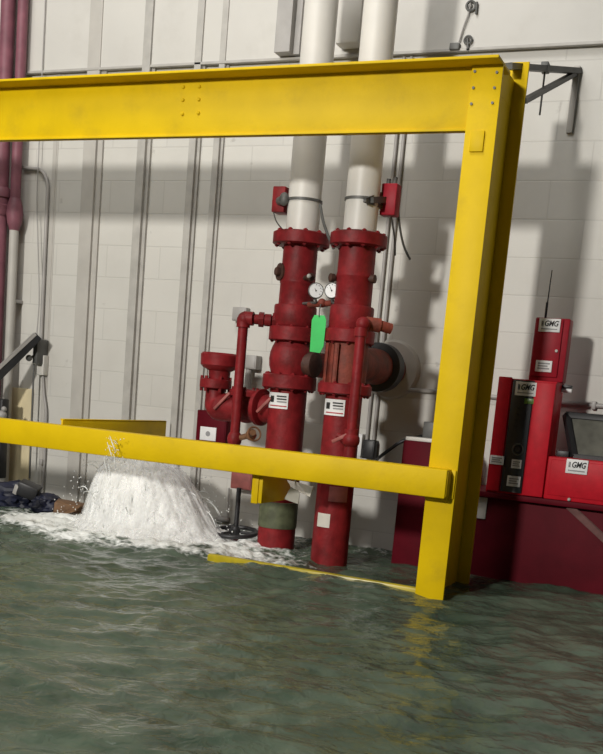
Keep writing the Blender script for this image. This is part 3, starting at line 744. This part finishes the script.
bm = new(); cyl(bm, (X, 6.15, zc-.1), (X, 6.15, -.45), .034, seg=24); o = obj('lower_pipe', bm, PALE, T); o['label'] = 'pale grey lower length'
for z in (P(18, 100, 6.05).z, P(18, 300, 6.05).z):
    bm = new(); box(bm, (X-.03, 6.16, z-.012), (X+.03, WALL-(.036 if z > LEDGE else .001), z+.012), .003); obj('pipe_clip', bm, COND, T)
# conduit with a bend
T = thing('bent_conduit', 'thin grey conduit bending down the wall into a small white box', 'conduit', P(42, 365, WALL))
bm = new(); x_ = P(47, 210, WALL-.02)
tube(bm, [P(22, 167.5, WALL-.02), P(42, 169.5, WALL-.02), P(48, 182, WALL-.02), Vector((x_.x, WALL-.02, P(41, 352, WALL).z))], .0135, .06, 12); obj('conduit', bm, COND, T)
a, b, c, d = rect(36, 355, 44.5, 375, WALL-.05)
bm = new(); box(bm, (a, WALL-.06, c), (b, WALL, d), .005); obj('switch_box', bm, WPIPE, T)
bm = new(); tube(bm, [P(43, 373, WALL-.02), P(44, 395, WALL-.02), P(46.5, 410, WALL-.02), P(45, 450, WALL-.02), P(42, 500, WALL-.02)], .0095, .08, 8); obj('lower_conduit', bm, COND, T)
bm = new(); box(bm, P(42, 462, WALL-.035)-Vector((.022, .015, .022)), P(42, 462, WALL-.02)+Vector((.022, .02, .022)), .005); obj('clip', bm, COND, T)
T = thing('hanging_cord', 'very thin cord running straight down the wall at left', 'cord', P(44, 80, WALL))
bm = new(); q = P(44.5, 60, WALL-.03); tube(bm, [Vector((q.x, WALL-.03-.02, 4.9)), Vector((q.x, WALL-.05, P(42, 200, WALL).z)), P(39.5, 300, WALL-.05), P(36.5, 338, WALL-.06), P(38, 352, WALL-.05)], .0042, .1, 6); obj('cord', bm, COND, T)
# black swing arm
T = thing('swing_arm', 'dark grey metal arm slanting up from the left edge', 'arm', P(37, 340, 6.05))
bm = new(); bar(bm, P(-14, 388, 5.85), P(38, 336, 6.1), .055, .06); obj('lower_arm', bm, BLACK, T)
bm = new(); bar(bm, P(-14, 380, 5.84), P(35, 334, 6.08), .05, .022); o = obj('upper_face', bm, COND, T)
bm = new(); box(bm, P(36, 350, 6.12)-Vector((.03, .0, .10)), P(36, 350, 6.12)+Vector((.012, .13, .08)), .006); obj('hinge', bm, DGREY, T)
q = P(29, 358, 6.08); bm = new(); ball(bm, q, .024); cyl(bm, q, P(35, 356, 6.14), .010, seg=10); obj('knob', bm, DGREY, T)
bm = new(); a = P(34, 364, 6.16); b = P(27.5, 478, 6.16); cyl(bm, a, Vector((a.x+.005, 6.16, b.z)), .007, seg=8); obj('rod', bm, DGREY, T)
q = P(2, 415, 5.95)
T = thing('hose_reel', 'black metal fitting at the left edge behind the yellow rail', 'fitting', (q.x, q.y, q.z))
bm = new(); box(bm, P(-6, 398, 5.95), P(2.5, 398, 5.95)+Vector((0, .08, -.6)), .01); obj('body', bm, BLACK, T)
bm = new(); ball(bm, P(2, 415, 5.93), .035); ball(bm, P(4, 409, 5.93), .02); obj('nozzle', bm, COND, T)
# cream board against the wall
bm = new(); a, b, c, d = rect(10, 388, 30, 470, WALL-.03); box(bm, (a, WALL-.03, -.45), (b, WALL-.005, d), .003)
o = tag(obj('cream_board', bm, CREAM), 'pale cream board leaning against the wall at the left edge', 'board')

# floating rubbish at left
def crumple(name, c, size, m, label, cat, seed, sub=4, amp=.35, parent=None):
    bm = new(); bmesh.ops.create_icosphere(bm, subdivisions=sub, radius=1)
    for v in bm.verts:
        n = noise.noise(v.co*1.5+Vector((seed, 0, 0)))*1.0 + abs(noise.noise(v.co*3.5+Vector((0, seed, 0))))*.8 + noise.noise(v.co*9)*.25
        k = 1+amp*n
        v.co = Vector((v.co.x*size[0]*k, v.co.y*size[1]*k, v.co.z*size[2]*k)) + Vector(c)
    o = obj(name, bm, m, parent, angle=25)
    if label: tag(o, label, cat)
    return o
q = P(14, 507, 5.72); o = crumple('tarpaulin', (q.x-.04, q.y, .03), (.24, .17, .125), BLUE, 'dark blue crumpled tarpaulin floating at the left edge', 'tarpaulin', 3.1)
q = P(47, 505, 5.72); crumple('plastic_bag', (q.x, q.y, .03), (.10, .12, .075), BLUE, 'small dark blue bag floating beside the big blue tarpaulin', 'bag', 8.2)
q = P(29, 490, 5.66)
T = thing('tool_case', 'black angular case lying on the blue tarpaulin', 'case', (q.x, q.y, .12))
bm = new(); rbox(bm, (q.x, q.y, q.z+.0), (.15, .12, .10), Matrix.Rotation(.35, 3, 'Y') @ Matrix.Rotation(.4, 3, 'Z'), .015); obj('shell', bm, BLACK, T)
bm = new(); rbox(bm, (q.x-.055, q.y-.07, q.z), (.035, .02, .07), Matrix.Rotation(.35, 3, 'Y'), .006); obj('clasp', bm, COND, T)
q = P(70, 507, 5.70)
T = thing('cardboard_box', 'soaked brown cardboard box floating left of the gushing water', 'box', (q.x, q.y, 0))
bm = new(); rbox(bm, (q.x, q.y, .035), (.20, .16, .09), Matrix.Rotation(.12, 3, 'Y') @ Matrix.Rotation(.5, 3, 'Z'), .008); obj('carton', bm, CARD, T)
bm = new(); rbox(bm, (q.x+.08, q.y-.08, .045), (.12, .10, .008), Matrix.Rotation(-.4, 3, 'Y') @ Matrix.Rotation(.4, 3, 'X'), .002); obj('flap', bm, CARD, T)

# ------------------------------------------------------------------ water
PX, PY = -3.47, 5.50              # where the water gushes up
def fbm(x, y, s, seed=0.): return noise.noise(Vector((x*s, y*s, seed)))
def foam_at(x, y):
    d = math.hypot((x-PX)/1.0, (y-PY)/.9)
    f = max(0, 1-d/.95)**1.0*1.9
    # drifting rafts along the wall and to the right of the gusher
    f += .75*math.exp(-((y-5.28)/.36)**2)*math.exp(-max(0, abs(x+3.4)-.75)**2/.4)
    f += .30*math.exp(-((y-6.1)/.25)**2)
    n = .55*noise.noise(Vector((x*3, y*4.5, 1.7)))+.45*noise.noise(Vector((x*9, y*13, 5.)))+.3*noise.noise(Vector((x*26, y*34, 2.)))
    return max(0, min(1, f*(.75+.9*n)+ (f > .02)*n*.35))
def height(x0, y0):
    x, y = x0, y0
    d = math.hypot(x-PX, y-PY)
    near = math.exp(-(d/1.1)**2)
    x, y = x0*cy-y0*sy, x0*sy+y0*cy
    h = .015*fbm(x, y*1.3, 1.5, 3)+.020*fbm(x+.3*fbm(x, y, 2), y*1.9, 3.4, 7)+.012*fbm(x+.05*fbm(x, y, 8), y*1.5, 7.5, 1)+.0045*fbm(x, y*1.3, 16, 4)
    h += .030*near*abs(fbm(x, y, 7, 9))+.018*near*fbm(x, y, 18, 2)
    h += .010*math.sin(d*11-1.3*fbm(x, y, 2, 5)*3)*math.exp(-((d-1.1)/1.0)**2)
    return h
nx, ny = 520, 420
X0, X1, Y0, Y1 = -7.5, 2.2, 1.2, WALL
bm = new(); rows = []
lay = bm.verts.layers.float.new('foam')
for j in range(ny+1):
    t = j/ny; y = Y0+(Y1-Y0)*t
    row = []
    for i in range(nx+1):
        s = i/nx; x = X0+(X1-X0)*s
        v = bm.verts.new((x, y, height(x, y))); v[lay] = foam_at(x, y) if y > 3.9 else 0
        v.co.z += .022*v[lay]*max(0, .5+fbm(x, y, 14, 6)) if v[lay] > .2 else 0
        row.append(v)
    rows.append(row)
for j in range(ny):
    for i in range(nx): bm.faces.new((rows[j][i], rows[j][i+1], rows[j+1][i+1], rows[j+1][i]))
def water_mat():
    m = bpy.data.materials.new('murky_flood_water'); m.use_nodes = True
    nt = m.node_tree; n = nt.nodes; L = nt.links; b = n['Principled BSDF']; out = n['Material Output']
    tc = n.new('ShaderNodeTexCoord')
    mp = n.new('ShaderNodeMapping'); mp.inputs['Scale'].default_value = (1, 1.25, 1); mp.inputs['Rotation'].default_value = (0, 0, -yaw); L.new(tc.outputs['Object'], mp.inputs['Vector'])
    nz = n.new('ShaderNodeTexNoise'); nz.inputs['Scale'].default_value = 2.6; nz.inputs['Detail'].default_value = 7; nz.inputs['Roughness'].default_value = .6; nz.inputs['Distortion'].default_value = .6
    L.new(mp.outputs[0], nz.inputs['Vector'])
    rp = n.new('ShaderNodeValToRGB'); e = rp.color_ramp.elements
    e[0].position = .32; e[0].color = (.034, .054, .037, 1); e[1].position = .72; e[1].color = (.100, .132, .094, 1)
    L.new(nz.outputs['Fac'], rp.inputs['Fac']); L.new(rp.outputs[0], b.inputs['Base Color'])
    b.inputs['Roughness'].default_value = .07; b.inputs['IOR'].default_value = 1.33; b.inputs['Specular IOR Level'].default_value = .35
    bn = n.new('ShaderNodeTexNoise'); bn.inputs['Scale'].default_value = 17; bn.inputs['Detail'].default_value = 5; bn.inputs['Distortion'].default_value = .8
    L.new(mp.outputs[0], bn.inputs['Vector'])
    bp = n.new('ShaderNodeBump'); bp.inputs['Strength'].default_value = .42; bp.inputs['Distance'].default_value = .02
    L.new(bn.outputs['Fac'], bp.inputs['Height']); L.new(bp.outputs[0], b.inputs['Normal'])
    fo = n.new('ShaderNodeBsdfPrincipled'); fo.inputs['Base Color'].default_value = (.88, .90, .88, 1); fo.inputs['Roughness'].default_value = .6
    fn = n.new('ShaderNodeTexNoise'); fn.inputs['Scale'].default_value = 38; fn.inputs['Detail'].default_value = 6; L.new(tc.outputs['Object'], fn.inputs['Vector'])
    fb = n.new('ShaderNodeBump'); fb.inputs['Strength'].default_value = .6; fb.inputs['Distance'].default_value = .02
    L.new(fn.outputs['Fac'], fb.inputs['Height']); L.new(fb.outputs[0], fo.inputs['Normal'])
    at = n.new('ShaderNodeAttribute'); at.attribute_name = 'foam'
    f1 = n.new('ShaderNodeMath'); f1.operation = 'MULTIPLY_ADD'; L.new(fn.outputs['Fac'], f1.inputs[0]); f1.inputs[1].default_value = .9; f1.inputs[2].default_value = -.45
    f2 = n.new('ShaderNodeMath'); f2.operation = 'ADD'; L.new(at.outputs['Fac'], f2.inputs[0]); L.new(f1.outputs[0], f2.inputs[1])
    fr2 = n.new('ShaderNodeValToRGB'); fr2.color_ramp.elements[0].position = .30; fr2.color_ramp.elements[1].position = .75
    L.new(f2.outputs[0], fr2.inputs['Fac'])
    mx = n.new('ShaderNodeMixShader'); L.new(fr2.outputs[0], mx.inputs['Fac']); L.new(b.outputs[0], mx.inputs[1]); L.new(fo.outputs[0], mx.inputs[2])
    L.new(mx.outputs[0], out.inputs['Surface'])
    return m
o = obj('flood_water', bm, water_mat(), angle=180)
tag(o, 'murky green flood water with foam covering the whole floor', 'water', kind='stuff')

# gushing plume
def plume_mat(name, alpha_lo, alpha_hi, thin=False):
    m = bpy.data.materials.new(name); m.use_nodes = True
    nt = m.node_tree; n = nt.nodes; L = nt.links; b = n['Principled BSDF']; out = n['Material Output']
    b.inputs['Base Color'].default_value = (.95, .96, .95, 1); b.inputs['Roughness'].default_value = .5
    b.inputs['Subsurface Weight'].default_value = .5; b.inputs['Subsurface Radius'].default_value = (.08, .08, .08)
    tc = n.new('ShaderNodeTexCoord'); mp = n.new('ShaderNodeMapping'); mp.inputs['Scale'].default_value = (1, 1, .28); L.new(tc.outputs['Object'], mp.inputs['Vector'])
    nz = n.new('ShaderNodeTexNoise'); nz.inputs['Scale'].default_value = 17; nz.inputs['Detail'].default_value = 7; nz.inputs['Roughness'].default_value = .65; L.new(mp.outputs[0], nz.inputs['Vector'])
    bp = n.new('ShaderNodeBump'); bp.inputs['Strength'].default_value = .35; bp.inputs['Distance'].default_value = .02
    L.new(nz.outputs['Fac'], bp.inputs['Height']); L.new(bp.outputs[0], b.inputs['Normal'])
    rp = n.new('ShaderNodeValToRGB'); rp.color_ramp.elements[0].position = alpha_lo; rp.color_ramp.elements[1].position = alpha_hi
    L.new(nz.outputs['Fac'], rp.inputs['Fac'])
    tr = n.new('ShaderNodeBsdfTransparent'); mx = n.new('ShaderNodeMixShader')
    L.new(rp.outputs[0], mx.inputs['Fac']); L.new(tr.outputs[0], mx.inputs[1]); L.new(b.outputs[0], mx.inputs[2]); L.new(mx.outputs[0], out.inputs['Surface'])
    return m
H = .55
prof = [(0, .60), (.03, .52), (.09, .45), (.18, .405), (.28, .36), (.38, .30), (.45, .23), (.50, .155), (.535, .085), (.55, .0)]
def prad(z):
    for (za, ra), (zb, rb) in zip(prof, prof[1:]):
        if z <= zb: return ra+(rb-ra)*(z-za)/(zb-za)
    return 0
def dome(scale, seed, amp, nz=60, na=160):
    bm = new(); rows = []
    for i in range(nz):
        z = H*(1-(1-i/nz)**1.4); row = []
        for j in range(na):
            a = 2*PI*j/na; c_, s_ = math.cos(a), math.sin(a)
            k = noise.noise(Vector((c_*2.4, s_*2.4, z*1.5+seed)))*.9+noise.noise(Vector((c_*7, s_*7, z*3+seed)))*.6+noise.noise(Vector((c_*17, s_*17, z*7+seed)))*.35
            r = prad(z)*scale+amp*k*(.25+.75*min(1, prad(z)/.25))
            zz = z*scale**.5+amp*.7*noise.noise(Vector((c_*3*r*4, s_*3*r*4, seed)))*(z/H)
            row.append(bm.verts.new((PX-.06+max(r, .002)*c_+.13*(1-z/H)**1.3, PY+max(r, .002)*s_*.8, zz-.015)))
        rows.append(row)
    for i in range(nz-1):
        for j in range(na): bm.faces.new((rows[i][j], rows[i][(j+1) % na], rows[i+1][(j+1) % na], rows[i+1][j]))
    bm.faces.new(rows[-1])
    return bm
W = thing('water_gusher', 'white dome of water gushing up behind the yellow rail', 'gushing water', (PX, PY, 0))
W['kind'] = 'stuff'
o = obj('core', dome(.98, 2.0, .020), plume_mat('white_water', -.2, -.1), W, angle=180); o['kind'] = 'stuff'
o = obj('veil', dome(1.02, 9.0, .040), plume_mat('white_water_veil', .38, .75), W, angle=180); o['kind'] = 'stuff'
SPRAY = mat('spray_water', (.84, .86, .85), .35, var=.02)
bm = new(); rnd = random.Random(5)
for k in range(30):                                     # falling ribbons of water
    a = rnd.uniform(0, 2*PI); z0_ = rnd.uniform(.12, .50); r0_ = prad(z0_)*rnd.uniform(.95, 1.08)
    vr = rnd.uniform(.1, .9); vz = rnd.uniform(-.6, 1.1); T_ = rnd.uniform(.06, .16); pts = []; rad = []
    rr = rnd.uniform(.0015, .004)
    for i in range(6):
        t = T_*i/5; r = r0_+vr*t
        pts.append(Vector((PX-.06+r*math.cos(a)+.13*(1-z0_/H)**1.3, PY+.8*r*math.sin(a), max(-.01, z0_+vz*t-4.9*t*t)))); rad.append(rr*math.sin(PI*(i+.6)/6.2)+.0006)
    rings(bm, pts, rad, 6)
for k in range(320):                                     # droplets
    a = rnd.uniform(0, 2*PI); z_ = rnd.uniform(.01, .60)*rnd.random()**.4; r = prad(min(z_, .5))*rnd.uniform(1.0, 1.3)+.03+abs(rnd.gauss(0, .05))
    if z_ > .5: r = rnd.uniform(0, .2)
    c = Vector((PX-.06+r*math.cos(a)+.13*max(0, 1-z_/H)**1.3, PY+.8*r*math.sin(a), z_)); s_ = rnd.uniform(.0015, .0045)
    q = bmesh.ops.create_icosphere(bm, subdivisions=1, radius=1)
    for v in q['verts']: v.co = c+Vector((v.co.x*s_, v.co.y*s_, v.co.z*s_*rnd.uniform(1, 1.9)))
j0 = P(113, 460, 4.82)                                    # thin jet thrown up in front of the dome
for k in range(5):
    b0_ = j0+Vector((rnd.uniform(-.015, .04), rnd.uniform(-.03, .0), rnd.uniform(-.10, .06))); hgt = rnd.uniform(.02, .10); dx = rnd.uniform(-.05, .05)
    rings(bm, [b0_+Vector((dx*t, 0, hgt*t)) for t in (0, .3, .6, .85, 1)], [.0008, .0022, .003, .002, .0008], 6)
for k in range(110):
    c = j0+Vector((rnd.gauss(.01, .03), rnd.uniform(-.03, .0), rnd.uniform(-.08, .13))); s_ = rnd.uniform(.0012, .0038)
    q = bmesh.ops.create_icosphere(bm, subdivisions=1, radius=s_)
    bmesh.ops.translate(bm, verts=q['verts'], vec=c)
o = obj('spray', bm, SPRAY, W, angle=180); o['kind'] = 'stuff'

# ------------------------------------------------------------------ light
def area(name, loc, target, size, power, col=(1, 1, 1)):
    l = bpy.data.lights.new(name, 'AREA'); l.shape = 'DISK'; l.size = size; l.energy = power; l.color = col
    o = bpy.data.objects.new(name, l); C.objects.link(o); o.location = loc
    o.rotation_euler = (Vector(target)-Vector(loc)).to_track_quat('-Z', 'Y').to_euler(); return o
area('unseen_lamp', (-3.55, -5.2, 4.05), (-2.3, 6, 1.3), .75, 930, (1, .965, .90))
area('unseen_lamp', (-6.0, .5, 5.6), (-3.0, 5.5, 1.0), 3.0, 110, (1, .97, .92))  # broad fill light added from the left, no fixture known there
area('unseen_lamp', (-3.2, 2.4, 6.6), (-2.9, 4.6, .5), 1.8, 170, (1, .98, .94))  # added overhead to brighten the gusher and shade the beam web
w = bpy.data.worlds.new('World'); S.world = w; w.use_nodes = True
bg = w.node_tree.nodes['Background']; bg.inputs['Color'].default_value = (.95, .97, 1, 1); bg.inputs['Strength'].default_value = .05

S.view_settings.view_transform = 'Standard'; S.view_settings.look = 'None'
S.view_settings.gamma = 1; S.view_settings.exposure = -0.22; S.view_settings.use_curve_mapping = False
